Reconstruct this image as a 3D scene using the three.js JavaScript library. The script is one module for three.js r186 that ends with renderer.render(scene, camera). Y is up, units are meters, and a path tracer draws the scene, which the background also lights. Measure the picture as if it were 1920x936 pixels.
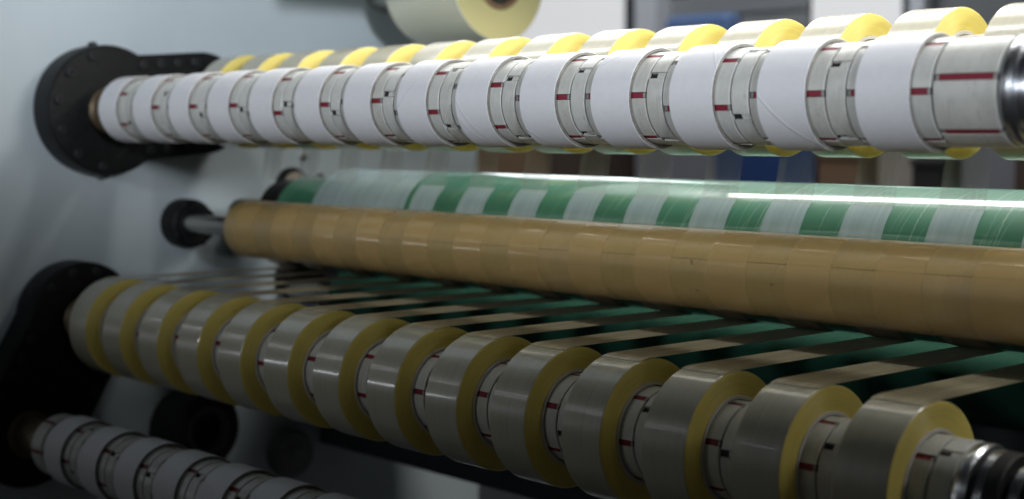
import * as THREE from 'three';
import { RectAreaLightUniformsLib } from 'three/addons/lights/RectAreaLightUniformsLib.js';
import { RoundedBoxGeometry } from 'three/addons/geometries/RoundedBoxGeometry.js';
import { mergeGeometries, mergeVertices, toCreasedNormals } from 'three/addons/utils/BufferGeometryUtils.js';

// ---------------------------------------------------------------- camera, light, exposure
const scene = new THREE.Scene();
scene.background = new THREE.Color().setRGB(0.005, 0.0055, 0.006);
const camera = new THREE.PerspectiveCamera(19.92, 1920 / 936, 0.05, 60);
camera.position.set(1.64743, -0.02652, 0.90293);
camera.lookAt(1.64743 - 0.719792, -0.02652 - 0.083234, 0.90293 - 0.689182);
camera.focus = 1.2;
camera.userData.fStop = 4.2;
const renderer = new THREE.WebGLRenderer({ antialias: true });
renderer.toneMapping = THREE.LinearToneMapping;
renderer.toneMappingExposure = 1;
renderer.shadowMap.enabled = true;
RectAreaLightUniformsLib.init();

function areaLight(color, intensity, w, h, at, to) {
  const l = new THREE.RectAreaLight(color, intensity, w, h);
  l.position.set(...at); l.lookAt(...to); l.castShadow = true; scene.add(l); return l;
}
// added lamps out of view; soft cones aimed high leave the lower shafts dark
const ADDED_FLOODS = [
  { at: [2.92, 0.30, 0.90], to: [-0.064, 1.0, -0.310], angle: 0.427, pen: 0.65, I: 26.5 },
  { at: [0.60, 0.30, 1.782], to: [0.444, 1.191, 0.017], angle: 0.872, pen: 0.30, I: 4.1 },
  { at: [1.90, 0.32, 1.50], to: [1.10, 0.31, 0.02], angle: 0.30, pen: 0.6, I: 2.8 },
];
for (const f of ADDED_FLOODS) {
  const l = new THREE.SpotLight(0xf3f8ff, f.I, 0, f.angle, f.pen, 2);
  l.position.set(...f.at); l.target.position.set(...f.to); l.castShadow = true; l.shadow.radius = 6; scene.add(l, l.target);
}
// daylight through the rear window
areaLight(0xf6faff, 2.5, 1.5, 1.5, [-2.9, 0.9, -3.44], [-2.9, 0.9, 0]);
// unseen batten over the rear shaft, placed to light its rolls (its lamp body is built below)
const BAT = { x0: 0.27, x1: 1.75, y: 0.45, z: -0.38, w: 0.19 };
areaLight(0xfffcf5, 17, BAT.x1 - BAT.x0, BAT.w, [(BAT.x0 + BAT.x1) / 2, BAT.y - 0.006, BAT.z], [(BAT.x0 + BAT.x1) / 2, -1, BAT.z + 0.35]);
// second unseen batten, slimmer, placed to brighten the two upper shafts
const BAT2 = { x0: 0.22, x1: 1.75, y: 0.28, z: -0.07, w: 0.035 };
areaLight(0xfffdf8, 8, BAT2.x1 - BAT2.x0, BAT2.w, [(BAT2.x0 + BAT2.x1) / 2, BAT2.y - 0.006, BAT2.z], [(BAT2.x0 + BAT2.x1) / 2, -1, BAT2.z - 0.25]);
// unseen ceiling panel, out of view, placed to light the rear hall
areaLight(0xf4f7ff, 34, 1.6, 0.6, [-1.0, 2.59, -1.75], [-1.2, 0, -3.0]);

// ---------------------------------------------------------------- helpers
let seed = 7;
const rnd = () => { seed = (seed * 1664525 + 1013904223) >>> 0; return seed / 4294967296; };
const rr = (a, b) => a + (b - a) * rnd();
const used = new Map();
function numbered(n) { const k = used.get(n) ?? 0; used.set(n, k + 1); return k ? `${n}_${String(k).padStart(3, '0')}` : n; }
function put(o) { o.traverse((m) => { if (m.isMesh) { m.castShadow = true; m.receiveShadow = true; } }); return o; }
function mesh(name, geo, mat, parent) { const m = new THREE.Mesh(geo, mat); m.name = name; m.castShadow = m.receiveShadow = true; parent?.add(m); return m; }
function thing(name, label, category, at = [0, 0, 0], group) {
  const o = new THREE.Group(); o.name = numbered(name); o.position.set(...at);
  o.userData = { label, category }; if (group) o.userData.group = group; scene.add(o); return o;
}
function single(name, geo, mat, label, category, group) {
  const m = mesh(numbered(name), geo, mat, scene); m.userData = { label, category }; if (group) m.userData.group = group; return m;
}
function struct(name, geo, mat) { const m = mesh(numbered(name), geo, mat, scene); m.userData = { kind: 'structure' }; return m; }
const ORD = ['first', 'second', 'third', 'fourth', 'fifth', 'sixth', 'seventh', 'eighth', 'ninth', 'tenth', 'eleventh', 'twelfth', 'thirteenth', 'fourteenth', 'fifteenth'];

// toCreasedNormals joins corners on a coarse grid, so millimetre geometry is enlarged for it
function creased(g, a) { g.scale(4000, 4000, 4000); const r = toCreasedNormals(g, a); r.scale(1 / 4000, 1 / 4000, 1 / 4000); return r; }
// sweep a profile of [x, r] points round the x axis; angle 0 is up, a quarter turn is towards +z
function sweep(profile, { a0 = 0, a1 = Math.PI * 2, seg = 64, closed = false, caps = false, rRef = 0, crease = 0.4 } = {}) {
  const n = profile.length, pos = [], uv = [], idx = [], R = rRef || Math.max(...profile.map((q) => q[1]));
  const path = [0]; for (let i = 1; i < n; i++) path.push(path[i - 1] + Math.hypot(profile[i][0] - profile[i - 1][0], profile[i][1] - profile[i - 1][1]));
  for (let s = 0; s <= seg; s++) {
    const a = a0 + (a1 - a0) * s / seg, c = Math.cos(a), d = Math.sin(a);
    for (let i = 0; i < n; i++) { pos.push(profile[i][0], profile[i][1] * c, profile[i][1] * d); uv.push(a * R, path[i]); }
  }
  const m = closed ? n : n - 1;
  for (let s = 0; s < seg; s++) for (let i = 0; i < m; i++) {
    const j = (i + 1) % n, A = s * n + i, B = s * n + j, C = A + n, D = B + n;
    idx.push(A, C, B, B, C, D);
  }
  if (caps) for (let i = 1; i < n - 1; i++) { idx.push(0, i, i + 1); const o = seg * n; idx.push(o, o + i + 1, o + i); }
  const g = new THREE.BufferGeometry();
  g.setAttribute('position', new THREE.Float32BufferAttribute(pos, 3));
  g.setAttribute('uv', new THREE.Float32BufferAttribute(uv, 2));
  g.setIndex(idx);
  return creased(g, crease);
}
// profile of a block x0..x1, r0..r1 with bevelled outer edges
const block = (x0, x1, r0, r1, b) => [[x0, r0], [x0, r1 - b], [x0 + b * 0.35, r1 - b * 0.35], [x0 + b, r1], [x1 - b, r1], [x1 - b * 0.35, r1 - b * 0.35], [x1, r1 - b], [x1, r0]];
const rod = (x0, x1, r, b = 0.001) => [[x0, 0.0001], [x0, r - b], [x0 + b, r], [x1 - b, r], [x1, r - b], [x1, 0.0001]];
// ribbon along a path of [y, z] points, from x0 to x1, with a small thickness
function ribbon(path, x0, x1, t = 0.00008) {
  const pos = [], uv = [], idx = []; let L = 0;
  path.forEach((q, i) => {
    const a = path[Math.max(0, i - 1)], b = path[Math.min(path.length - 1, i + 1)];
    let ny = -(b[1] - a[1]), nz = b[0] - a[0]; const k = Math.hypot(ny, nz) || 1; ny /= k; nz /= k;
    if (i) L += Math.hypot(q[0] - path[i - 1][0], q[1] - path[i - 1][1]);
    for (const [x, s] of [[x0, 1], [x1, 1], [x1, -1], [x0, -1]]) { pos.push(x, q[0] + ny * t * s, q[1] + nz * t * s); uv.push(x - x0, L); }
  });
  for (let i = 0; i < path.length - 1; i++) for (let k = 0; k < 4; k++) {
    const A = i * 4 + k, B = i * 4 + (k + 1) % 4; idx.push(A, B, A + 4, B, B + 4, A + 4);
  }
  const e = (path.length - 1) * 4; idx.push(0, 2, 1, 0, 3, 2, e, e + 1, e + 2, e, e + 2, e + 3);
  const g = new THREE.BufferGeometry();
  g.setAttribute('position', new THREE.Float32BufferAttribute(pos, 3)); g.setAttribute('uv', new THREE.Float32BufferAttribute(uv, 2)); g.setIndex(idx);
  return creased(g, 0.7);
}
function box(x0, x1, y0, y1, z0, z1, r = 0.004) {
  const g = new RoundedBoxGeometry(x1 - x0, y1 - y0, z1 - z0, 2, Math.min(r, (x1 - x0) / 3, (y1 - y0) / 3, (z1 - z0) / 3)); g.translate((x0 + x1) / 2, (y0 + y1) / 2, (z0 + z1) / 2); return g;
}

// ---------------------------------------------------------------- procedural textures
function lattice(nx, ny) { const a = new Float32Array(nx * ny); for (let i = 0; i < a.length; i++) a[i] = rnd(); return a; }
// tiling value noise sampled on a W x H grid with nx x ny cells
function noise(W, H, nx, ny) {
  const L = lattice(nx, ny), o = new Float32Array(W * H), sm = (t) => t * t * (3 - 2 * t);
  for (let j = 0; j < H; j++) {
    const fy = j / H * ny, y0 = Math.floor(fy), ty = sm(fy - y0), ya = y0 % ny, yb = (y0 + 1) % ny;
    for (let i = 0; i < W; i++) {
      const fx = i / W * nx, x0 = Math.floor(fx), tx = sm(fx - x0), xa = x0 % nx, xb = (x0 + 1) % nx;
      const a = L[ya * nx + xa], b = L[ya * nx + xb], c = L[yb * nx + xa], d = L[yb * nx + xb];
      o[j * W + i] = (a + (b - a) * tx) * (1 - ty) + (c + (d - c) * tx) * ty;
    }
  }
  return o;
}
function layers(W, H, list) { const o = new Float32Array(W * H); for (const [nx, ny, k] of list) { const n = noise(W, H, nx, ny); for (let i = 0; i < o.length; i++) o[i] += (n[i] - 0.5) * k; } return o; }
const tob = (v) => Math.max(0, Math.min(255, Math.round(v * 255)));
const srgb = (v) => (v <= 0.0031308 ? 12.92 * v : 1.055 * Math.pow(Math.max(v, 0), 1 / 2.4) - 0.055);
// fn(i, j) -> [r, g, b] linear (colour) or a number (data)
function tex(W, H, fn, { colour = true, repeat, wrap = true } = {}) {
  const d = new Uint8Array(W * H * 4);
  for (let j = 0; j < H; j++) for (let i = 0; i < W; i++) {
    const v = fn(i, j), k = (j * W + i) * 4, a = Array.isArray(v);
    for (let c = 0; c < 3; c++) d[k + c] = tob(colour ? srgb(a ? v[c] : v) : a ? v[c] : v);
    d[k + 3] = 255;
  }
  const t = new THREE.DataTexture(d, W, H); t.magFilter = THREE.LinearFilter; t.minFilter = THREE.LinearFilter;
  if (wrap) t.wrapS = t.wrapT = THREE.RepeatWrapping;
  if (colour) t.colorSpace = THREE.SRGBColorSpace;
  if (repeat) t.repeat.set(...repeat);
  t.needsUpdate = true; return t;
}
const std = (o) => new THREE.MeshStandardMaterial(o);
const phy = (o) => new THREE.MeshPhysicalMaterial(o);
const lin = (r, g, b) => new THREE.Color().setRGB(r, g, b);
const M = {};

// paper wrap of the cores: fibres, and the spiral lap seam as a fine raised line
const RC = 0.0415, RI = 0.0386, P = 0.08407, Wd = 0.04266, CIRC = 2 * Math.PI * RC;
function paperMaterial(slope, double) {
  const W = 1024, H = 256, fine = layers(W, H, [[256, 64, 0.5], [512, 128, 0.5]]), patch = layers(W, H, [[60, 10, 1], [140, 24, 0.6]]);
  const near = (i, j, s) => { let d = (i - s - slope * j * (W / CIRC) * (0.047 / H)) % W; if (d < 0) d += W; return Math.min(d, W - d); };
  const bump = tex(W, H, (i, j) => {
    const d = near(i, j, 300), e = double ? near(i, j, 360) : 99;
    return 0.35 + fine[j * W + i] * 0.10 + 0.5 * Math.exp(-d * d / 22) + 0.35 * Math.exp(-e * e / 30);
  }, { colour: false, repeat: [1 / CIRC, 1 / 0.047] });
  const map = tex(W, H, (i, j) => { const k = 1 + patch[j * W + i] * 0.035 + fine[j * W + i] * 0.02; const d = near(i, j, 300); const q = k - 0.02 * Math.exp(-(d - 5) * (d - 5) / 6); return [0.76 * q, 0.77 * q, 0.80 * q]; }, { repeat: [1 / CIRC, 1 / 0.047] });
  return std({ map, bumpMap: bump, bumpScale: 0.0006, roughness: 0.62 });
}
M.paper = [paperMaterial(1.1, false), paperMaterial(-1.1, false), paperMaterial(1.6, true)];
{
  const W = 512, H = 64, n = layers(W, H, [[256, 32, 1], [64, 6, 0.7], [500, 50, 0.7]]);
  M.cutEdge = std({ map: tex(W, H, (i, j) => { const k = 0.24 + n[j * W + i] * 0.17; return [k * 1.05, k, k * 0.92]; }, { repeat: [8, 60] }), bumpMap: tex(W, H, (i, j) => 0.5 + n[j * W + i] * 0.4, { colour: false, repeat: [8, 60] }), bumpScale: 0.0006, roughness: 0.95 });
}
// moulded off-white plastic of the holder rings with handling smudges
{
  const W = 512, H = 128, n = layers(W, H, [[10, 4, 0.8], [40, 14, 0.6], [160, 40, 0.4]]), s = layers(W, H, [[18, 60, 1], [60, 120, 0.8]]);
  const map = tex(W, H, (i, j) => { const k = 0.60 + n[j * W + i] * 0.09 - Math.max(0, s[j * W + i] - 0.46) * 0.8; return [k * 0.98, k, k * 0.95]; }, { repeat: [1 / 0.24, 1 / 0.06] });
  M.plastic = phy({ map, roughness: 0.42, clearcoat: 0.25, clearcoatRoughness: 0.25 });
  M.plasticB = phy({ map: tex(W, H, (i, j) => { const k = 0.56 + n[(H - 1 - j) * W + i] * 0.10 - Math.max(0, s[(H - 1 - j) * W + i] - 0.42) * 0.8; return [k * 0.99, k, k * 0.93]; }, { repeat: [1 / 0.24, 1 / 0.06] }), roughness: 0.42, clearcoat: 0.25, clearcoatRoughness: 0.25 });
}
M.pad = std({ color: lin(0.22, 0.012, 0.03), roughness: 0.6 });
M.padEnd = std({ color: lin(0.32, 0.30, 0.29), roughness: 0.5 });
M.shaftDark = std({ color: lin(0.018, 0.018, 0.02), roughness: 0.6, metalness: 0.2 });
M.chrome = std({ color: lin(0.55, 0.57, 0.60), metalness: 1, roughness: 0.27 });
M.steel = std({ color: lin(0.42, 0.41, 0.39), metalness: 1, roughness: 0.32 });
M.brass = std({ color: lin(0.20, 0.15, 0.09), metalness: 0.4, roughness: 0.5 });
{
  const W = 256, n = layers(W, W, [[64, 64, 1], [128, 128, 0.8], [12, 12, 0.5]]);
  M.blackCast = phy({ specularIntensity: 0.35, map: tex(W, W, (i, j) => { const k = 0.008 + n[j * W + i] * 0.004; return [k, k * 1.03, k * 1.08]; }, { repeat: [8, 8] }), bumpMap: tex(W, W, (i, j) => 0.5 + n[j * W + i] * 0.4, { colour: false, repeat: [8, 8] }), bumpScale: 0.0008, roughness: 0.46 });
  M.blackRubber = std({ color: lin(0.010, 0.010, 0.011), roughness: 0.7 });
}
// wound film: faint turns and scuffs round the roll, clear glossy skin
{
  const W = 512, H = 256, n = layers(W, H, [[3, 128, 0.8], [8, 256, 0.6], [5, 20, 0.5], [2, 4, 0.4]]);
  const map = tex(W, H, (i, j) => { const k = 1 + n[j * W + i] * 0.22; return [0.47 * k, 0.455 * k, 0.345 * k]; }, { repeat: [1 / 0.38, 1 / 0.05] });
  const bump = tex(W, H, (i, j) => 0.5 + n[j * W + i] * 0.45, { colour: false, repeat: [1 / 0.38, 1 / 0.05] });
  M.film = phy({ map, bumpMap: bump, bumpScale: 0.00018, roughness: 0.32, ior: 1.8, transmission: 0.2, thickness: 0, clearcoat: 0.8, clearcoatRoughness: 0.1 });
  const S = 512, c = layers(S, 128, [[4, 64, 0.8], [16, 128, 0.6], [3, 12, 0.6]]);
  M.side = phy({ map: tex(S, 128, (i, j) => { const k = 1 + c[j * S + i] * 0.16; return [0.84 * k, 0.70 * k, 0.185 * k]; }, { repeat: [1 / 0.38, 1 / 0.0187] }), roughness: 0.55, anisotropy: 0.92, anisotropyRotation: Math.PI / 2, transmission: 0.3, thickness: 0 });
}
M.coreInner = std({ color: lin(0.48, 0.46, 0.43), roughness: 0.9 });
// painted steel side plate, blue grey, with wiped smears
{
  const W = 1024, n = layers(W, W, [[5, 5, 1], [14, 14, 0.6], [50, 40, 0.25]]), f = layers(W, W, [[256, 256, 1], [128, 128, 0.6]]);
  M.panel = phy({ map: tex(W, W, (i, j) => { const k = 1 + n[j * W + i] * 0.10 + f[j * W + i] * 0.012; return [0.48 * k, 0.55 * k, 0.585 * k]; }, { repeat: [0.9, 0.9] }), bumpMap: tex(W, W, (i, j) => 0.5 + f[j * W + i] * 0.4, { colour: false, repeat: [3, 3] }), bumpScale: 0.0002, roughnessMap: tex(256, 256, (i, j) => 0.42 + n[(j * 4) * W + i * 4] * 0.12, { colour: false, repeat: [0.9, 0.9] }), roughness: 1 });
}
// tan nip roller: overlapping worn bands one tape width wide, a lengthwise joint line and nicks
const TX0 = 0.083, TX1 = 1.5, TL = TX1 - TX0, TR = 0.0366;
{
  const W = 2048, H = 512, n = layers(W, H, [[30, 8, 0.9], [90, 24, 0.7], [400, 100, 0.5]]), s = layers(W, H, [[700, 10, 1], [300, 5, 0.6]]), big = layers(W, H, [[12, 4, 1]]);
  const nicks = []; for (let k = 0; k < 46; k++) nicks.push([rnd() * W, rnd() * H, rr(1, 3.2), rr(2, 7), rr(-0.6, 0.6)]);
  M.tan = phy({
    map: tex(W, H, (i, j) => {
      const x = TX0 + i / W * TL, q = j * W + i, a = j / H * 360; // a: degrees round from the top towards the front
      const ph = ((x - 0.0248 + 0.020 * Math.sin((a - 50) / 30) + 0.012 * big[q] + 0.004 * n[q]) / P) % 1, band = 0.5 + 0.5 * Math.tanh(18 * (0.25 - Math.abs(ph - 0.25))), edge = Math.min(ph, Math.abs(ph - 0.5), 1 - ph);
      let k = 1 + n[q] * 0.09 + s[q] * 0.05 + big[q] * 0.10 - band * 0.10 * (0.55 + 1.3 * big[q]) - 0.06 * Math.exp(-edge * edge / 0.0002);
      if (Math.abs(a - 74.2 + 21.5 * (x - 0.649) - 0.3 * Math.sin(x * 31)) < 0.75 && x > 0.4) k *= 0.58;
      for (const [cx, cy, rx, ry, sl] of nicks) { const dy = j - cy; if (dy > -8 && dy < 8) { const dx = i - cx - sl * dy; if (dx * dx / (rx * rx) + dy * dy / (ry * ry) < 1) k *= 0.6; } }
      return [0.41 * k, 0.29 * k, 0.115 * k * (1 + big[q] * 0.2)];
    }, { repeat: [1, 1] }),
    bumpMap: tex(1024, 256, (i, j) => 0.5 + n[(j * 2) * W + i * 2] * 0.3 + s[(j * 2) * W + i * 2] * 0.25, { colour: false }), bumpScale: 0.0003, roughness: 0.42, clearcoat: 0.3, clearcoatRoughness: 0.3,
  });
}
{
  const W = 1024, H = 512, n = layers(W, H, [[20, 6, 1], [120, 30, 0.5]]);
  const sc = new Float32Array(W * H);
  for (let k = 0; k < 520; k++) { let x = rnd() * W, y = rnd() * H; const dx = rr(0.15, 0.7), L = rr(30, 130), st = rr(0.1, 0.6); for (let t = 0; t < L; t++) { const i = Math.floor(x) & (W - 1), j = Math.floor(y) & (H - 1); sc[j * W + i] = Math.max(sc[j * W + i], st * Math.sin(Math.PI * t / L)); sc[j * W + ((i + 1) & (W - 1))] = Math.max(sc[j * W + ((i + 1) & (W - 1))], 0.6 * st * Math.sin(Math.PI * t / L)); x -= dx * 0.6; y += 1; } }
  M.green = phy({ map: tex(W, H, (i, j) => { const q = j * W + i, k = 1 + n[q] * 0.16, c = sc[q] * 0.26; return [0.035 * k + c, 0.165 * k + c, 0.095 * k + c]; }, { repeat: [1, 1] }), roughness: 0.55, clearcoat: 0.7, clearcoatRoughness: 0.04 });
}
// slit film: clear, hazed by lengthwise lines
{
  const W = 256, H = 256, n = layers(W, H, [[18, 3, 0.5], [70, 2, 0.5], [7, 5, 0.5]]);
  const alpha = (b, k) => tex(W, H, (i, j) => b + n[j * W + i] * k, { colour: false, repeat: [1 / Wd, 6] });
  M.stripClear = phy({ color: lin(0.50, 0.53, 0.52), alphaMap: alpha(0.13, 0.16), transparent: true, roughness: 0.3, clearcoat: 0.6, clearcoatRoughness: 0.15 });
  M.stripOnRoll = phy({ color: lin(0.42, 0.54, 0.55), alphaMap: alpha(0.48, 0.16), transparent: true, roughness: 0.35, clearcoat: 1, clearcoatRoughness: 0.08 });
  M.stripThin = phy({ color: lin(0.66, 0.47, 0.19), opacity: 0.4, transparent: true, roughness: 0.5, clearcoat: 1, clearcoatRoughness: 0.09 });
  M.stripTan = phy({ map: tex(W, H, (i, j) => { const k = 1 + n[j * W + i] * 0.30; return [0.40 * k, 0.36 * k, 0.245 * k]; }, { repeat: [1 / Wd, 6] }), alphaMap: alpha(0.82, 0.25), transparent: true, roughness: 0.34, clearcoat: 0.7, clearcoatRoughness: 0.2 });
}

// ---------------------------------------------------------------- machine side plate and hall
const PX = -0.095;                                                   // face of the side plate
{
  const t = thing('machine_side_plate', 'pale blue grey painted steel side plate carrying the black hubs', 'machine plate', [PX, -0.3, 0]);
  const body = box(-0.05, 0, -1.0, 1.3, -0.69, 0.22, 0.006);
  const u = body.attributes.uv, q = body.attributes.position; for (let i = 0; i < u.count; i++) u.setXY(i, q.getZ(i), q.getY(i));
  mesh('plate', body, M.panel, t);
  for (const [y, z] of [[0.235, -0.335], [0.225, 0.19], [-0.03, 0.19], [-0.13, -0.62], [0.28, -0.62]]) { const g = sweep([[0, 0.006], [0.003, 0.006], [0.0042, 0.004], [0.0042, 0.0001]], { seg: 12 }); g.translate(0, y, z); mesh('bolt', g, M.steel, t); }
}
M.floor = std({ color: lin(0.10, 0.10, 0.10), roughness: 0.7 });
struct('floor', new THREE.BoxGeometry(16, 0.1, 12).translate(-1, -1.35, -1), M.floor);
{
  const W = 512, n = layers(W, W, [[6, 6, 1], [30, 30, 0.4]]);
  M.wall = std({ map: tex(W, W, (i, j) => { const k = 0.17 + n[j * W + i] * 0.03; return [k, k * 1.03, k * 1.02]; }, { repeat: [2, 1] }), roughness: 0.85 });
  M.white = std({ color: lin(0.62, 0.64, 0.66), roughness: 0.6 });
  M.frame = std({ color: lin(0.035, 0.04, 0.045), roughness: 0.5 });
  M.slat = std({ color: lin(0.24, 0.25, 0.25), roughness: 0.55 });
  M.glow = std({ color: lin(0.3, 0.3, 0.3), emissive: lin(0.55, 0.56, 0.565), emissiveIntensity: 1, roughness: 0.6 });
  M.card = std({ color: lin(0.20, 0.12, 0.065), roughness: 0.85 });
  M.cardDark = std({ color: lin(0.07, 0.045, 0.03), roughness: 0.85 });
  M.blue = std({ color: lin(0.02, 0.06, 0.20), roughness: 0.5 });
  M.greenBox = std({ color: lin(0.03, 0.22, 0.10), roughness: 0.5 });
  M.beige = std({ color: lin(0.34, 0.30, 0.25), roughness: 0.8 });
  M.grey = std({ color: lin(0.20, 0.20, 0.215), roughness: 0.7 });
  M.dark = std({ color: lin(0.015, 0.014, 0.014), roughness: 0.7 });
}
const wallGeo = mergeGeometries([
  new THREE.BoxGeometry(6, 4, 0.2).translate(1.00, 0.7, -3.6), new THREE.BoxGeometry(2.4, 4, 0.2).translate(-4.85, 0.7, -3.6),
  new THREE.BoxGeometry(1.65, 1.4, 0.2).translate(-2.825, -0.6, -3.6), new THREE.BoxGeometry(1.65, 1.0, 0.2).translate(-2.825, 2.2, -3.6)]);
struct('back_wall', wallGeo, M.wall);
{
  const t = thing('window', 'bright overexposed window behind the large tape roll', 'window', [-2.9, 0.1, -3.5]);
  mesh('pane', new THREE.BoxGeometry(1.40, 1.58, 0.02).translate(0, 0.8, 0), M.glow, t);
  mesh('frame', mergeGeometries([new THREE.BoxGeometry(0.05, 1.6, 0.08).translate(-0.70, 0.8, 0.03), new THREE.BoxGeometry(0.05, 1.6, 0.08).translate(0.705, 0.8, 0.03)]), M.frame, t);
  mesh('sill', box(-0.75, 0.75, -0.06, 0.0, -0.05, 0.14), M.white, t);
}
single('steel_column', box(-2.105, -2.0, -1.3, 2.4, -3.46, -3.36), M.white, 'pale column just right of the bright window', 'column');
{
  const t = thing('roller_shutter', 'grey slatted roller shutter between the pale column and the narrow bright panel', 'shutter', [-1.68, -1.3, -3.46]);
  for (let k = 0; k < 36; k++) mesh('slat', box(-0.315, 0.315, k * 0.09, k * 0.09 + 0.082, -0.012, 0.012, 0.008), M.slat, t);
}
{
  const t = thing('window', 'narrow bright white panel above the right end rolls, glow added', 'window', [-1.16, 0.15, -3.485]);  // white panel; its pane is given a glow to bring it up bright
  mesh('pane', new THREE.BoxGeometry(0.39, 1.0, 0.02).translate(0, 0.5, 0), M.glow, t);
  mesh('frame', box(0.195, 0.232, 0, 1.0, -0.01, 0.05, 0.003), M.frame, t);
}
single('wall_pipe', box(-0.925, -0.868, -1.3, 2.4, -3.47, -3.41), M.white, 'narrow pale upright duct right of the narrow bright panel', 'duct');
{
  const t = thing('work_table', 'long low work table in the blurred hall behind the green roller', 'table', [-0.6, -1.3, -2.35]);
  mesh('table_top', box(-1.6, 1.8, 0.86, 0.90, -0.4, 0.4), M.grey, t);
  for (const [x, z] of [[-1.55, -0.35], [-1.55, 0.35], [1.75, -0.35], [1.75, 0.35]]) mesh('leg', box(x - 0.03, x + 0.03, 0, 0.858, z - 0.03, z + 0.03), M.frame, t);
}
const tableY = -0.398;
function carton(x0, x1, h, z0, z1, mat, label, cat = 'box', name = 'carton') {
  const t = thing(name, label, cat, [(x0 + x1) / 2, tableY, (z0 + z1) / 2]); const w = (x1 - x0) / 2, d = (z1 - z0) / 2;
  mesh('body', box(-w, w, 0, h, -d, d, 0.006), mat, t);
  mesh('lid', box(-w - 0.004, w + 0.004, h + 0.0005, h + 0.018, -d - 0.004, d + 0.004, 0.004), mat, t); return t;
}
carton(-1.76, -1.46, 0.42, -2.55, -2.2, M.card, 'brown cardboard box seen beside the side plate edge');
carton(-1.42, -1.20, 0.40, -2.5, -2.2, M.cardDark, 'darker brown cardboard box right of the other carton');
carton(-1.17, -0.83, 0.46, -2.6, -2.3, M.grey, 'plain grey bin between the brown cartons and the blue crate', 'bin', 'storage_bin');
carton(-0.79, -0.47, 0.37, -2.5, -2.2, M.blue, 'blue plastic crate behind the tape strips', 'crate', 'crate');
carton(-0.455, -0.33, 0.30, -2.45, -2.2, M.card, 'small brown box right of the blue crate');
carton(-0.31, -0.20, 0.36, -2.5, -2.25, M.beige, 'beige parcel behind the right end tape strips', 'parcel', 'parcel');
carton(-0.185, -0.10, 0.285, -2.45, -2.2, M.dark, 'small black case among the blurred parcels', 'case', 'case');
carton(-0.08, 0.06, 0.38, -2.5, -2.25, M.grey, 'grey tote box at the far right of the table', 'tote', 'storage_bin');
carton(0.08, 0.45, 0.33, -2.45, -2.2, M.cardDark, 'dark brown box at the right end of the table');
{
  const t = thing('storage_rack', 'grey storage rack along the rear wall', 'rack', [-1.2, -1.3, -3.24]);
  mesh('shelf', box(-0.75, 0.75, 1.45, 1.48, -0.12, 0.13, 0.004), M.grey, t);
  for (const [x, z] of [[-0.72, -0.1], [-0.72, 0.11], [0.72, -0.1], [0.72, 0.11]]) mesh('post', box(x - 0.015, x + 0.015, 0, 1.449, z - 0.015, z + 0.015, 0.002), M.frame, t);
}
single('covered_bundle', box(-1.83, -1.52, 0.181, 0.40, -3.30, -3.20, 0.05), std({ color: lin(0.10, 0.17, 0.33), roughness: 0.6 }), 'blue covered bundle on the rack before the roller shutter', 'bundle');
single('green_container', box(-1.05, -0.95, 0.181, 0.325, -3.28, -3.18, 0.02), M.greenBox, 'small green container below the narrow bright panel', 'container');
single('green_drum', box(-0.78, -0.55, 0.181, 0.29, -3.28, -3.18, 0.03), M.greenBox, 'green container at the far right behind the last roll', 'container');
{ // bodies of the unseen lamps, out of view
  const t = thing('unseen_batten_lamp', 'unseen broad lamp batten out of view high behind the rear shaft', 'lamp', [BAT.x0, BAT.y, BAT.z]);
  const L = BAT.x1 - BAT.x0;
  mesh('housing', box(-0.02, L + 0.02, 0.006, 0.05, -BAT.w / 2 - 0.015, BAT.w / 2 + 0.015), M.white, t);
  mesh('diffuser', box(0, L, -0.002, 0.005, -BAT.w / 2, BAT.w / 2, 0.002), std({ color: lin(0.5, 0.5, 0.5), emissive: lin(1, 0.98, 0.95), emissiveIntensity: 2.5, roughness: 0.5 }), t);
  mesh('added_spill_shade', box(-0.022, -0.012, -0.28, 0.0055, -BAT.w / 2 - 0.10, BAT.w / 2 + 0.13), M.white, t);  // added out of view to keep batten spill off the side plate
  mesh('bracket', box(PX + 0.001 - BAT.x0, -0.021, 0.015, 0.04, -0.02, 0.02), M.frame, t);
  const t2 = thing('unseen_batten_lamp', 'unseen slim lamp batten out of view above the paper core shaft', 'lamp', [BAT2.x0, BAT2.y, BAT2.z]), L2 = BAT2.x1 - BAT2.x0;
  mesh('housing', box(-0.02, L2 + 0.02, 0.006, 0.03, -0.024, 0.024), M.white, t2);
  mesh('diffuser', box(0, L2, -0.002, 0.005, -BAT2.w / 2, BAT2.w / 2, 0.002), std({ color: lin(0.5, 0.5, 0.5), emissive: lin(1, 0.98, 0.95), emissiveIntensity: 2.5, roughness: 0.5 }), t2);
  mesh('bracket', box(PX + 0.001 - BAT2.x0, -0.021, 0.01, 0.026, -0.012, 0.012), M.frame, t2);
  const c = thing('unseen_ceiling_lamp', 'unseen flat ceiling lamp lighting the rear of the hall', 'lamp', [-1.0, 2.6, -1.75]);
  mesh('housing', box(-0.82, 0.82, 0.004, 0.06, -0.32, 0.32), M.white, c);
  mesh('diffuser', box(-0.8, 0.8, -0.004, 0.003, -0.3, 0.3, 0.002), std({ color: lin(0.5, 0.5, 0.5), emissive: lin(0.95, 0.98, 1), emissiveIntensity: 2.5, roughness: 0.5 }), c);
}

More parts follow.
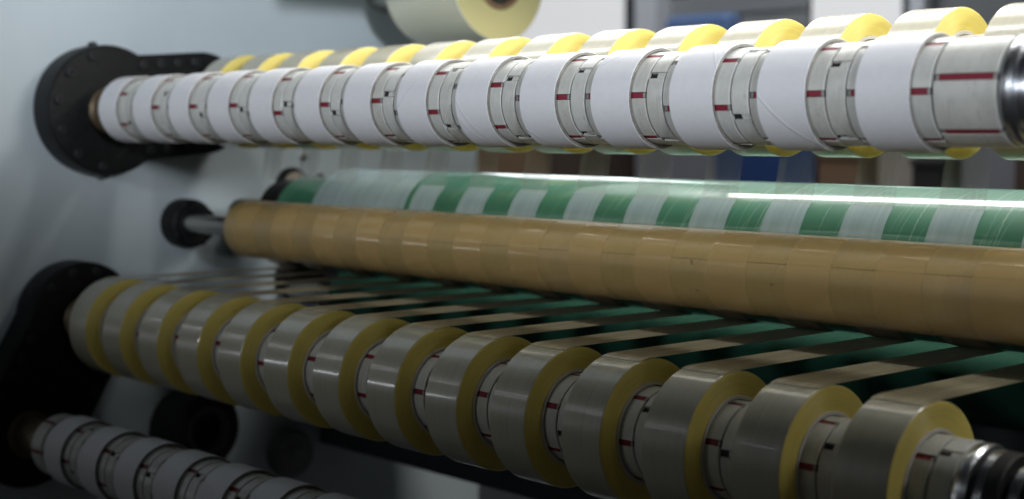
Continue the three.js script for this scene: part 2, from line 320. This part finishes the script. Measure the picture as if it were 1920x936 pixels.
ADDED_FLOODS.forEach((f, k) => {  // bodies for the added lamps, out of view
  const t = thing('added_lamp', ['added round lamp out of view far to the right', 'added round lamp out of view at the left', 'added small round lamp just behind the camera'][k], 'lamp', f.at);
  const q = new THREE.Quaternion().setFromUnitVectors(new THREE.Vector3(1, 0, 0), new THREE.Vector3(...f.to).sub(new THREE.Vector3(...f.at)).normalize()); t.quaternion.copy(q);
  mesh('housing', sweep([[-0.16, 0.0001], [-0.16, 0.05], [-0.10, 0.09], [-0.03, 0.125], [-0.015, 0.125], [-0.015, 0.112], [-0.03, 0.110]], { seg: 32 }), M.frame, t);
  mesh('lens', sweep([[-0.030, 0.112], [-0.026, 0.0001]], { seg: 32 }), std({ color: lin(0.5, 0.5, 0.5), emissive: lin(0.95, 0.98, 1), emissiveIntensity: 1.5, roughness: 0.4 }), t);
});

// ---------------------------------------------------------------- hubs on the side plate
// capsule plate in the y-z plane from a to b with end radii ra, rb, extruded along x
function hubShape(a, b, ra, rb, half) {
  const dy = b[0] - a[0], dz = b[1] - a[1], L = Math.hypot(dy, dz), ang = Math.atan2(dy, dz); // local u along a->b
  const s = new THREE.Shape(), pa = Math.asin(half / ra), pb = Math.asin(Math.min(1, half / rb));
  s.moveTo(ra * Math.cos(pa), half);
  s.absarc(0, 0, ra, pa, 2 * Math.PI - pa, false);
  s.lineTo(L - 0 * pb, -half); s.absarc(L, 0, half, -Math.PI / 2, Math.PI / 2, false); s.lineTo(ra * Math.cos(pa), half);
  return { s, ang, L };
}
function hub(name, label, a, b, ra, half, x0, x1) {
  const t = thing(name, label, 'hub', [x0, a[0], a[1]]);
  const { s, ang, L } = hubShape(a, b, ra, half, half);
  const d = x1 - x0 - 0.008, g = new THREE.ExtrudeGeometry(s, { depth: d, bevelEnabled: true, bevelThickness: 0.004, bevelSize: 0.003, bevelSegments: 3, curveSegments: 48 });
  // extrude z -> +x ; shape x -> along a->b in (y,z)
  const m = new THREE.Matrix4(); const c = Math.cos(ang), q = Math.sin(ang); // along = (y: q, z: c), across = (y: c, z: -q)
  m.set(0, 0, 1, 0.004, q, c, 0, 0, c, -q, 0, 0, 0, 0, 0, 1);
  g.applyMatrix4(m);
  const pos = g.attributes.position, uv = g.attributes.uv; for (let i = 0; i < uv.count; i++) uv.setXY(i, pos.getZ(i) + pos.getX(i), pos.getY(i));
  mesh('casting', creased(mergeVertices(g), 0.6), M.blackCast, t);
  const at = (u, v) => [q * u + c * v, c * u - q * v];
  const sock = sweep([[0, 0.006], [0.004, 0.006], [0.005, 0.0045], [0.005, 0.0028], [0.001, 0.0026], [0.001, 0.0001]], { seg: 14 });
  const spots = []; for (let k = 0; k < 6; k++) { const w = Math.PI / 2 + (k + 0.5) / 6 * Math.PI; spots.push([Math.cos(w) * (ra - 0.008), Math.sin(w) * (ra - 0.008)]); }
  for (let k = 0; k < 4; k++) for (const sgn of [-1, 1]) spots.push([0.052 + k * 0.026, sgn * (half - 0.010)]);
  for (const [u, v] of spots) { const [y, z] = at(u, v); const b2 = mesh('socket_screw', sock, M.shaftDark, t); b2.position.set(x1 - x0, y, z); }
  for (const w of [0.35, -0.35]) { const [y, z] = at(Math.cos(Math.PI / 2 * Math.sign(w) + w * 0.2) * ra, Math.sign(w) * ra); const k = mesh('grease_nipple', sweep([[-0.006, 0.0001], [-0.006, 0.006], [0.006, 0.006], [0.008, 0.003], [0.008, 0.0001]], { seg: 10 }), M.shaftDark, t); k.rotation.z = Math.sign(w) * Math.PI / 2 * Math.sign(c * Math.sign(w) * Math.sign(w)); k.position.set((x1 - x0) * 0.55, y, z); }
  return t;
}
const HX0 = PX + 0.001, HX1 = -0.047;
hub('turret_hub', 'upper black cast hub with a long arm behind the paper core shaft', [0, 0], [0.0109, -0.1404], 0.081, 0.066, HX0, HX1);
hub('turret_hub', 'lower black cast hub in the dark behind the front tape roll shaft', [-0.26875, 0.04198], [-0.4075, 0.1207], 0.071, 0.066, HX0, HX1);

function bearing(name, label, y, z, r, len, prof) {
  const t = thing(name, label, 'bearing', [PX + 0.001, y, z]);
  mesh('housing', sweep(prof ?? [[0, r], [len * 0.55, r], [len * 0.65, r * 0.96], [len * 0.7, r * 0.82], [len, r * 0.78], [len + 0.002, r * 0.72], [len + 0.002, r * 0.45], [len * 0.6, r * 0.42], [len * 0.6, 0.0001]], { seg: 40 }), M.blackCast, t);
  for (let k = 0; k < 4; k++) { const a = k * Math.PI / 2 + 0.5; const b = mesh('bolt', sweep([[0, 0.0035], [0.003, 0.0035], [0.004, 0.0025], [0.004, 0.0001]], { seg: 10 }), M.shaftDark, t); b.position.set(len * 0.66, Math.cos(a) * r * 0.88, Math.sin(a) * r * 0.88); }
  return t;
}
const TY = -0.152, TZ = -0.1172, GY = -0.1434, GZ = -0.2239, GR = 0.068;
bearing('flange_bearing', 'black round bearing at the tan roller end', TY - 0.002, TZ - 0.012, 0.034, 0.045);
{
  const t = bearing('flange_bearing', 'black bearing ring with a beige centre by the green roller neck', -0.108, -0.312, 0.028, 0.012);
  mesh('cover_disc', sweep([[0.010, 0.022], [0.016, 0.021], [0.017, 0.018], [0.017, 0.0001]], { seg: 32 }), M.beige, t);
}
{
  const g = sweep(rod(0, 0.075, 0.0035), { seg: 12 });
  const m = single('guide_rod', g, M.steel, 'thin bright rod slanting across the beige centred bearing', 'rod');
  m.position.set(PX + 0.03, -0.128, -0.27); m.rotation.set(0, 0.9, 0.55);
}
bearing('flange_bearing', 'dark bearing disc behind the thin strips under the tan roller', -0.242, -0.318, 0.036, 0.02);
{
  const t = thing('rubber_wheel', 'black wheel with a grey ring on its face below the front tape rolls', 'wheel', [PX + 0.001, -0.437, -0.125]);
  mesh('tyre', sweep([[0, 0.0001], [0, 0.050], [0.004, 0.054], [0.058, 0.054], [0.064, 0.050], [0.066, 0.036], [0.062, 0.034]], { seg: 48 }), M.blackRubber, t);
  mesh('face_ring', sweep([[0.060, 0.034], [0.0675, 0.034], [0.0675, 0.026], [0.055, 0.025]], { seg: 48 }), std({ color: lin(0.06, 0.058, 0.056), roughness: 0.6 }), t);
  mesh('bore', sweep([[0.052, 0.0255], [0.050, 0.0001]], { seg: 40 }), M.dark, t);
}
{
  const t = thing('end_cap', 'faint grey round cap on the plate low behind the tape rolls', 'cap', [PX + 0.001, -0.505, -0.30]);
  mesh('cap_body', sweep([[0, 0.036], [0.016, 0.036], [0.024, 0.030], [0.026, 0.0001]], { seg: 36 }), M.grey, t);
  mesh('cap_nub', sweep(rod(0.024, 0.036, 0.010, 0.002), { seg: 20 }), M.grey, t);
}

// ---------------------------------------------------------------- rollers
{
  const t = thing('tan_roller', 'tan rubber roller lying in front of the green roller', 'roller', [TX0, TY, TZ]);
  const g = sweep([[0, 0.012], [0, TR - 0.006], [0.003, TR - 0.0015], [0.007, TR], [TL - 0.004, TR], [TL, TR - 0.004], [TL, 0.012]], { seg: 96 });
  const u = g.attributes.uv, q = g.attributes.position;
  for (let i = 0; i < u.count; i++) { u.setXY(i, q.getX(i) / TL, u.getX(i) / (2 * Math.PI * TR)); }
  mesh('rubber_cover', g, M.tan, t);
  mesh('journal', sweep([[-0.135, 0.0001], [-0.135, 0.0125], [-0.02, 0.0125], [-0.018, 0.015], [0.002, 0.015]], { seg: 32 }), M.steel, t);
}
{
  const x0 = 0.17, x1 = 1.6, t = thing('green_roller', 'long glossy green roller carrying the clear film', 'roller', [x0, GY, GZ]);
  const L = x1 - x0, g = sweep([[-0.10, 0.03], [-0.10, 0.053], [-0.098, 0.055], [-0.022, 0.055], [-0.016, 0.057], [-0.004, GR - 0.002], [0.002, GR], [L, GR], [L, 0.02]], { seg: 128, crease: 0.4 });
  const u = g.attributes.uv, q = g.attributes.position;
  for (let i = 0; i < u.count; i++) u.setXY(i, q.getX(i) / 0.7, u.getX(i) / (2 * Math.PI * GR));
  mesh('rubber_cover', g, M.green, t);
  mesh('end_collar', sweep([[-0.262, 0.02], [-0.15, 0.02], [-0.15, 0.046], [-0.147, 0.050], [-0.106, 0.050], [-0.101, 0.046], [-0.101, 0.02]], { seg: 48 }), M.blackCast, t);
}
{
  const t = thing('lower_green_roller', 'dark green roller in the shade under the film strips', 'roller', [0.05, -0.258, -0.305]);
  mesh('rubber_cover', sweep(rod(0, 1.55, 0.036, 0.003), { seg: 64 }), phy({ color: lin(0.014, 0.062, 0.040), roughness: 0.9, specularIntensity: 0.3 }), t);  // cover colour darkened to deepen the shade below the strips
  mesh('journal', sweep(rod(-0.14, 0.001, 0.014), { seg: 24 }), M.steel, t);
}

{
  const t = thing('added_light_blocker', 'added dark crossbeam behind the green rollers', 'blocker', [PX + 0.001, -0.5, -0.40]);  // added behind the rollers to block batten light from the lower strips
  mesh('blocker_top', box(0, 1.8, 0.33, 0.345, -0.09, 0.092, 0.002), M.frame, t);
  mesh('blocker_body', box(0, 1.8, 0, 0.3295, -0.085, 0.04, 0.002), M.frame, t);
}
{ // unseen tube lamps, out of view, placed so glossy rolls mirror fine lines
  [[-2.5, 1.15, 2.15], [-2.6, 1.55, 2.75]].forEach((p, k) => {
    const t = thing('unseen_tube_lamp', k ? 'unseen far tube lamp over the front aisle' : 'unseen near tube lamp over the front aisle', 'lamp', p);
    mesh('housing', box(-1.4, 1.4, 0.03, 0.08, -0.05, 0.05), M.white, t);
    mesh('tube', sweep(rod(-1.35, 1.35, 0.016), { seg: 20 }), std({ color: lin(0.5, 0.5, 0.5), emissive: lin(0.97, 0.98, 1), emissiveIntensity: 1.0, roughness: 0.4 }), t);
    areaLight(0xf8fbff, 9, 2.7, 0.02, [p[0], p[1] - 0.02, p[2] - 0.02], [p[0] + 2.5, -0.3, 0.1]);
  });
}

{ // unseen light far left, placed for the tan roller film to mirror
  const t = thing('unseen_slot_light', 'unseen long low light far beyond the left edge of the plate', 'window', [-3.4, 0.1, 3.2]);
  const a = Math.atan2(3.86, -3.28); t.rotation.y = a;
  mesh('pane', new THREE.BoxGeometry(0.9, 0.16, 0.02), std({ color: lin(0.4, 0.4, 0.4), emissive: lin(0.95, 0.97, 1), emissiveIntensity: 1.2, roughness: 0.5 }), t);
  mesh('frame', mergeGeometries([new THREE.BoxGeometry(1.0, 0.05, 0.06).translate(0, 0.106, 0), new THREE.BoxGeometry(1.0, 0.05, 0.06).translate(0, -0.106, 0)]), M.frame, t);
  areaLight(0xf4f8ff, 8, 0.9, 0.15, [-3.4 + 0.03, 0.1, 3.2 - 0.027], [0.46, -0.147, -0.08]);
}

// ---------------------------------------------------------------- winding shafts
const HOLD = { r: 0.0379 };
const slotA = 0.066, segA = Math.PI / 3 - slotA * 2;
function holderParts(x0, x1) {
  return {
    base: sweep([[x0 + 0.0003, 0.03], [x0 + 0.0003, 0.0352], [x1 - 0.0003, 0.0352], [x1 - 0.0003, 0.03]], { seg: 48 }),
    seg: sweep(block(x0, x1, 0.0348, HOLD.r, 0.0006), { a0: slotA, a1: slotA + segA, seg: 10, closed: true, caps: true }),
    pad: sweep(block(x0 + 0.0035, x1 - 0.0030, 0.0348, 0.0374, 0.0004), { a0: -slotA + 0.010, a1: slotA - 0.010, seg: 3, closed: true, caps: true }),
    end: sweep(block(x1 - 0.0027, x1 - 0.0006, 0.0348, 0.0371, 0.0003), { a0: -slotA + 0.012, a1: slotA - 0.012, seg: 3, closed: true, caps: true }),
    endL: sweep(block(x0 + 0.0008, x0 + 0.0031, 0.0348, 0.0371, 0.0003), { a0: -slotA + 0.012, a1: slotA - 0.012, seg: 3, closed: true, caps: true }),
  };
}
const HP = holderParts(-0.009, Wd + 0.0137);
const SP0 = Wd + 0.0153, SP1 = P - 0.0106, SPM = SP0 + (SP1 - SP0) * 0.47;
const SPACER = {
  base: sweep([[SP0 + 0.0003, 0.03], [SP0 + 0.0003, 0.0348], [SP1 - 0.0003, 0.0348], [SP1 - 0.0003, 0.03]], { seg: 48 }),
  seg: sweep(block(SP0, SP1, 0.0344, 0.0377, 0.0005), { a0: 0, a1: 1.42, seg: 14, closed: true, caps: true }),
  step: sweep(block(SPM, SP1, 0.0344, 0.0370, 0.0004), { a0: 1.43, a1: 1.555, seg: 3, closed: true, caps: true }),
};
function addHolder(shaft, x, detail, parts = HP, rot = rnd() * 6.28, mat = rnd() < 0.6 ? M.plastic : M.plasticB) {
  const h = mesh('core_holder', parts.base, M.shaftDark, shaft); h.position.x = x; h.rotation.x = rot;
  if (!detail) { const r = mesh('holder_ring', sweep(block(-0.009, Wd + 0.0137, 0.0362, HOLD.r, 0.0006), { seg: 40, closed: true }), mat, h); return; }
  for (let k = 0; k < 6; k++) {
    const a = k * Math.PI / 3;
    mesh('ring_segment', parts.seg, mat, h).rotation.x = a;
    const p = mesh('friction_pad', parts.pad, M.pad, h); p.rotation.x = a;
    mesh('pad_end', parts.end, M.padEnd, h).rotation.x = a;
    mesh('pad_end', parts.endL, M.padEnd, h).rotation.x = a;
  }
}
function addSpacer(shaft, x, detail) {
  const s = mesh('spacer_ring', SPACER.base, M.shaftDark, shaft); s.position.x = x; s.rotation.x = rnd() * 6.28; const mat = rnd() < 0.5 ? M.plastic : M.plasticB;
  if (!detail) { mesh('ring_segment', sweep(block(SP0, SP1, 0.036, 0.0381, 0.0005), { seg: 40, closed: true }), mat, s); return; }
  for (let k = 0; k < 4; k++) { const a = k * Math.PI / 2; mesh('ring_segment', SPACER.seg, mat, s).rotation.x = a; mesh('ring_step', SPACER.step, mat, s).rotation.x = a; }
}
function shaft(label, y, z, x0, n, detail, rots) {
  const t = thing('winding_shaft', label, 'shaft', [x0, y, z]);
  mesh('core_tube', sweep(rod(-0.0085, n * P + 0.02, 0.0345), { seg: 32 }), M.shaftDark, t);
  mesh('collar', sweep([[-x0 + HX1 + 0.0005, 0.030], [-x0 + HX1 + 0.006, 0.026], [-0.016, 0.024], [-0.006, 0.024]], { seg: 40 }), M.brass, t);
  for (let i = 0; i < n; i++) { addHolder(t, i * P, detail, HP, rots?.[i] ?? rnd() * 6.28); if (i < n - 1) addSpacer(t, i * P, detail); }
  return t;
}
function paperCore(x, y, z, label, group, k) {
  const t = thing('paper_core', label, 'paper core', [x, y, z], group); t.rotation.x = k.rot;
  mesh('paper_wrap', k.wrap, M.paper[k.mat], t); mesh('cut_edge', k.edgeR, M.cutEdge, t); mesh('cut_edge', k.edgeL, M.cutEdge, t); mesh('inner_wall', k.inner, M.coreInner, t);
  return t;
}
const CORE = {
  wrap: sweep([[0.0002, RC - 0.0004], [0.0005, RC], [Wd - 0.0005, RC], [Wd - 0.0002, RC - 0.0004]], { seg: 128 }),
  edgeR: sweep([[Wd - 0.0002, RC - 0.0004], [Wd, RC - 0.0009], [Wd, RI + 0.0003], [Wd - 0.0003, RI]], { seg: 96 }),
  edgeL: sweep([[0.0003, RI], [0, RI + 0.0003], [0, RC - 0.0009], [0.0002, RC - 0.0004]], { seg: 96 }),
  inner: sweep([[Wd - 0.0003, RI], [0.0003, RI]], { seg: 64 }),
};
const XA = 0, XC = 0.0265, XB = 0.0248, XD = 0.0754;
// upper front shaft: bare paper cores
const D2 = Math.PI / 180, aim = (deg) => Math.PI / 2 - deg * D2 - 0;   // deg above the horizontal front line
const rotsA = [-30, 2, 2, 2, -12, 0, 4, -14, 22, 3, 3, -14, 0, 0].map((d) => aim(d));
const shA = shaft('upper front winding shaft of white rings with red pads under the paper cores', 0, 0, XA, 14, true, rotsA);
addSpacerless();
function addSpacerless() {
  // long end sleeve with red bars, chrome collars and black end
  const s0 = 13 * P + Wd + 0.0155, s1 = 1.196, q = holderParts(s0, s1);
  addHolder(shA, 0, true, q, aim(14), M.plasticB);
  mesh('chrome_collar', sweep([[s1 + 0.0005, 0.032], [s1 + 0.0005, 0.0355], [s1 + 0.003, 0.0375], [s1 + 0.007, 0.0378], [s1 + 0.010, 0.0360], [s1 + 0.011, 0.0335], [s1 + 0.015, 0.0335], [s1 + 0.017, 0.0355], [s1 + 0.022, 0.0350], [s1 + 0.025, 0.0315], [s1 + 0.025, 0.02]], { seg: 80, crease: 0.5 }), M.chrome, shA);
  mesh('end_shaft', sweep([[s1 + 0.02, 0.029], [s1 + 0.034, 0.029], [s1 + 0.036, 0.027], [s1 + 0.20, 0.027], [s1 + 0.20, 0.0001]], { seg: 48 }), M.blackRubber, shA);
}
for (let i = 0; i < 14; i++) {
  const tail = i === 0 ? 'nearest the black hub' : i === 13 ? 'nearest the chrome shaft end' : 'counted from the black hub';
  paperCore(XA + i * P, 0, 0, `${ORD[i]} white paper core on the upper front shaft, ${tail}`, 'white paper cores on the upper front shaft', { ...CORE, rot: { 5: -0.5, 7: -0.1, 8: -0.35, 9: 0.35, 10: -0.9, 12: -0.3 }[i] ?? rr(1.5, 4.5), mat: i % 3 });
}
// lowest shaft: paper cores in the dark
shaft('lowest winding shaft in the dark bottom left corner', -0.4075, 0.1207, XD, 7, true);
for (let i = 0; i < 7; i++) paperCore(XD + i * P, -0.4075, 0.1207, `${ORD[i]} paper core from the hub on the lowest dark shaft`, 'paper cores on the lowest shaft', { ...CORE, rot: rr(0, 6.28), mat: (i + 1) % 3 });
{ // bare holder ring left of the first lowest core
  const last = scene.children.filter((o) => o.name.startsWith('winding_shaft')).pop();
  addHolder(last, -0.034, true, holderParts(-0.006, 0.020));
}
// tape rolls
const RT = 0.0603;
const ROLL = {
  film: sweep([[0.0006, RT - 0.0004], [0.0012, RT], [Wd - 0.0012, RT], [Wd - 0.0006, RT - 0.0004]], { seg: 128 }),
  sideR: sweep([[Wd - 0.0006, RT - 0.0004], [Wd - 0.0002, RT - 0.0014], [Wd, RT - 0.003], [Wd, RC + 0.0002]], { seg: 128 }),
  sideL: sweep([[0, RC + 0.0002], [0, RT - 0.003], [0.0002, RT - 0.0014], [0.0006, RT - 0.0004]], { seg: 128 }),
  core: sweep([[0.0003, RI], [0.0003, RC + 0.0002], [Wd + 0.0006, RC + 0.0002], [Wd + 0.0009, RC - 0.0002], [Wd + 0.0009, RI + 0.0004], [Wd + 0.0004, RI]], { seg: 96, closed: true }),
};
M.coreRim = std({ color: lin(0.52, 0.50, 0.47), roughness: 0.85 });
function tapeRoll(x, y, z, label, group) {
  const t = thing('tape_roll', label, 'tape roll', [x, y, z], group); t.rotation.x = rr(0, 6.28);
  mesh('film_winding', ROLL.film, M.film, t); mesh('side_face', ROLL.sideR, M.side, t).userData.label = 'translucent yellow side of the wound tape';
  mesh('side_face', ROLL.sideL, M.side, t); mesh('core', ROLL.core, M.coreRim, t);
}
const BY = 0.0109, BZ = -0.1404, CY = -0.26875, CZ = 0.04198;
shaft('rear upper winding shaft mostly hidden inside the rear tape rolls', BY, BZ, XB, 14, false);
for (let i = 0; i < 14; i++) tapeRoll(XB + i * P, BY, BZ, `${ORD[i]} clear tape roll from the hub on the rear shaft behind the paper cores`, 'tape rolls on the rear upper shaft');
const shC = shaft('lower front winding shaft of white rings inside the yellow sided tape rolls', CY, CZ, XC, 14, true);
for (let i = 0; i < 14; i++) tapeRoll(XC + i * P, CY, CZ, `${ORD[i]} yellow sided tape roll from the hub on the lower front shaft`, 'tape rolls on the lower front shaft');
{
  addSpacer(shC, 13 * P, true);
  const s1 = 13 * P + SP1;
  mesh('chrome_collar', sweep([[s1 + 0.0005, 0.032], [s1 + 0.0005, 0.0365], [s1 + 0.003, 0.0375], [s1 + 0.008, 0.0378], [s1 + 0.010, 0.0360], [s1 + 0.011, 0.0325], [s1 + 0.013, 0.0325], [s1 + 0.015, 0.0350], [s1 + 0.020, 0.0345], [s1 + 0.023, 0.030], [s1 + 0.023, 0.02]], { seg: 80, crease: 0.5 }), M.chrome, shC);
  mesh('end_shaft', sweep([[s1 + 0.018, 0.027], [s1 + 0.045, 0.027], [s1 + 0.047, 0.030], [s1 + 0.055, 0.030], [s1 + 0.057, 0.026], [s1 + 0.20, 0.026], [s1 + 0.20, 0.0001]], { seg: 48 }), M.blackCast, shC);
  mesh('lock_ring', sweep(block(s1 + 0.034, s1 + 0.042, 0.026, 0.0295, 0.0015), { seg: 48, closed: true }), M.chrome, shC);
}
// large roll of film hung above the rear shaft
{
  const t = thing('large_tape_roll', 'big blurred roll of film with a brown core at the top of the picture', 'tape roll', [0.025, 0.187, -0.482]);
  const R = 0.088, w = 0.15;
  mesh('film_winding', sweep([[0, R - 0.001], [0.001, R], [w * 0.72, R], [w - 0.001, R], [w, R - 0.001]], { seg: 128 }), phy({ color: lin(0.62, 0.62, 0.50), roughness: 0.35, clearcoat: 0.8, clearcoatRoughness: 0.2 }), t);
  mesh('side_face', sweep([[w, R - 0.001], [w + 0.001, R - 0.004], [w + 0.001, 0.044]], { seg: 96 }), phy({ color: lin(0.58, 0.52, 0.25), roughness: 0.35, anisotropy: 0.8, anisotropyRotation: Math.PI / 2 }), t);
  mesh('brown_core', sweep([[w + 0.001, 0.044], [w + 0.004, 0.043], [w + 0.004, 0.037], [w - 0.01, 0.036]], { seg: 64 }), M.card, t);
  mesh('shaft_end', sweep([[-0.118, 0.0001], [-0.118, 0.03], [w - 0.012, 0.03], [w + 0.01, 0.028], [w + 0.012, 0.02], [w + 0.05, 0.02], [w + 0.052, 0.0001]], { seg: 48 }), M.steel, t);
}

// ---------------------------------------------------------------- slit film strips
const arc = (cy, cz, r, d0, d1, n) => Array.from({ length: n + 1 }, (_, i) => { const a = (d0 + (d1 - d0) * i / n) * D2; return [cy + r * Math.cos(a), cz + r * Math.sin(a)]; });
{ // lower strips: green roller underside to the top of each lower roll
  const dy = CY - GY, dz = CZ - GZ, L = Math.hypot(dy, dz), base = Math.atan2(dz, dy), th = Math.acos(-(GR + 0.0006 + RT + 0.0003) / L);
  let n = base - th; // normal pointing up from the lower rolls
  if (Math.cos(n) < 0) n = base + th;
  const nd = n / D2;
  const path = [...arc(GY, GZ, GR + 0.0006, nd + 180 - 70, nd + 180, 14), ...arc(CY, CZ, RT + 0.0003, nd, nd + 14, 4)];
  for (let i = 0; i < 14; i++) single('film_strip', ribbon(path, XC + i * P + 0.0005, XC + (i + 1) * P - (P - Wd) - 0.0005), M.stripTan, `film strip running level to the ${ORD[i]} lower tape roll from the hub`, 'film strip', 'film strips running to the lower tape rolls');
}
{ // film turns on the tan roller
  const path = arc(TY, TZ, TR + 0.0003, 15, 200, 40);
  for (let i = 1; i < 14; i++) single('film_band', ribbon(path, XC + i * P, XC + i * P + Wd, 0.00006), M.stripThin, `glossy clear film band round the tan roller, ${ORD[i - 1]} from its left end`, 'film band', 'film bands round the tan roller');
}
{ // upper strips: up the front of the green roller, then free to the back of each rear roll
  const dy = BY - GY, dz = BZ - GZ, L = Math.hypot(dy, dz), base = Math.atan2(dz, dy), n = base + Math.acos((GR + RT) / L), nd = n / D2;
  const onRoll = arc(GY, GZ, GR + 0.0004, 39, 112, 20), free = [...arc(BY, BZ, RT + 0.0003, nd + 180 + 12, nd + 180, 3), ...arc(GY, GZ, GR + 0.0005, 39, 41, 1)];
  for (let i = 0; i < 14; i++) {
    const x0 = XB + i * P, t = thing('film_strip', `clear film strip rising to the ${ORD[i]} rear tape roll from the hub`, 'film strip', [0, 0, 0], 'clear film strips rising to the rear tape rolls');
    if (x0 > 0.15) mesh('wrapped_length', ribbon(onRoll, x0, x0 + Wd), M.stripOnRoll, t);
    mesh('free_length', ribbon(free, x0, x0 + Wd), M.stripClear, t);
  }
  single('film_trim', ribbon(arc(GY, GZ, GR + 0.0009, 8, 112, 24), 0.172, 0.352), M.stripOnRoll, 'wide pale film edge trim on the left end of the green roller', 'film trim');
}
put(scene);
renderer.render(scene, camera);
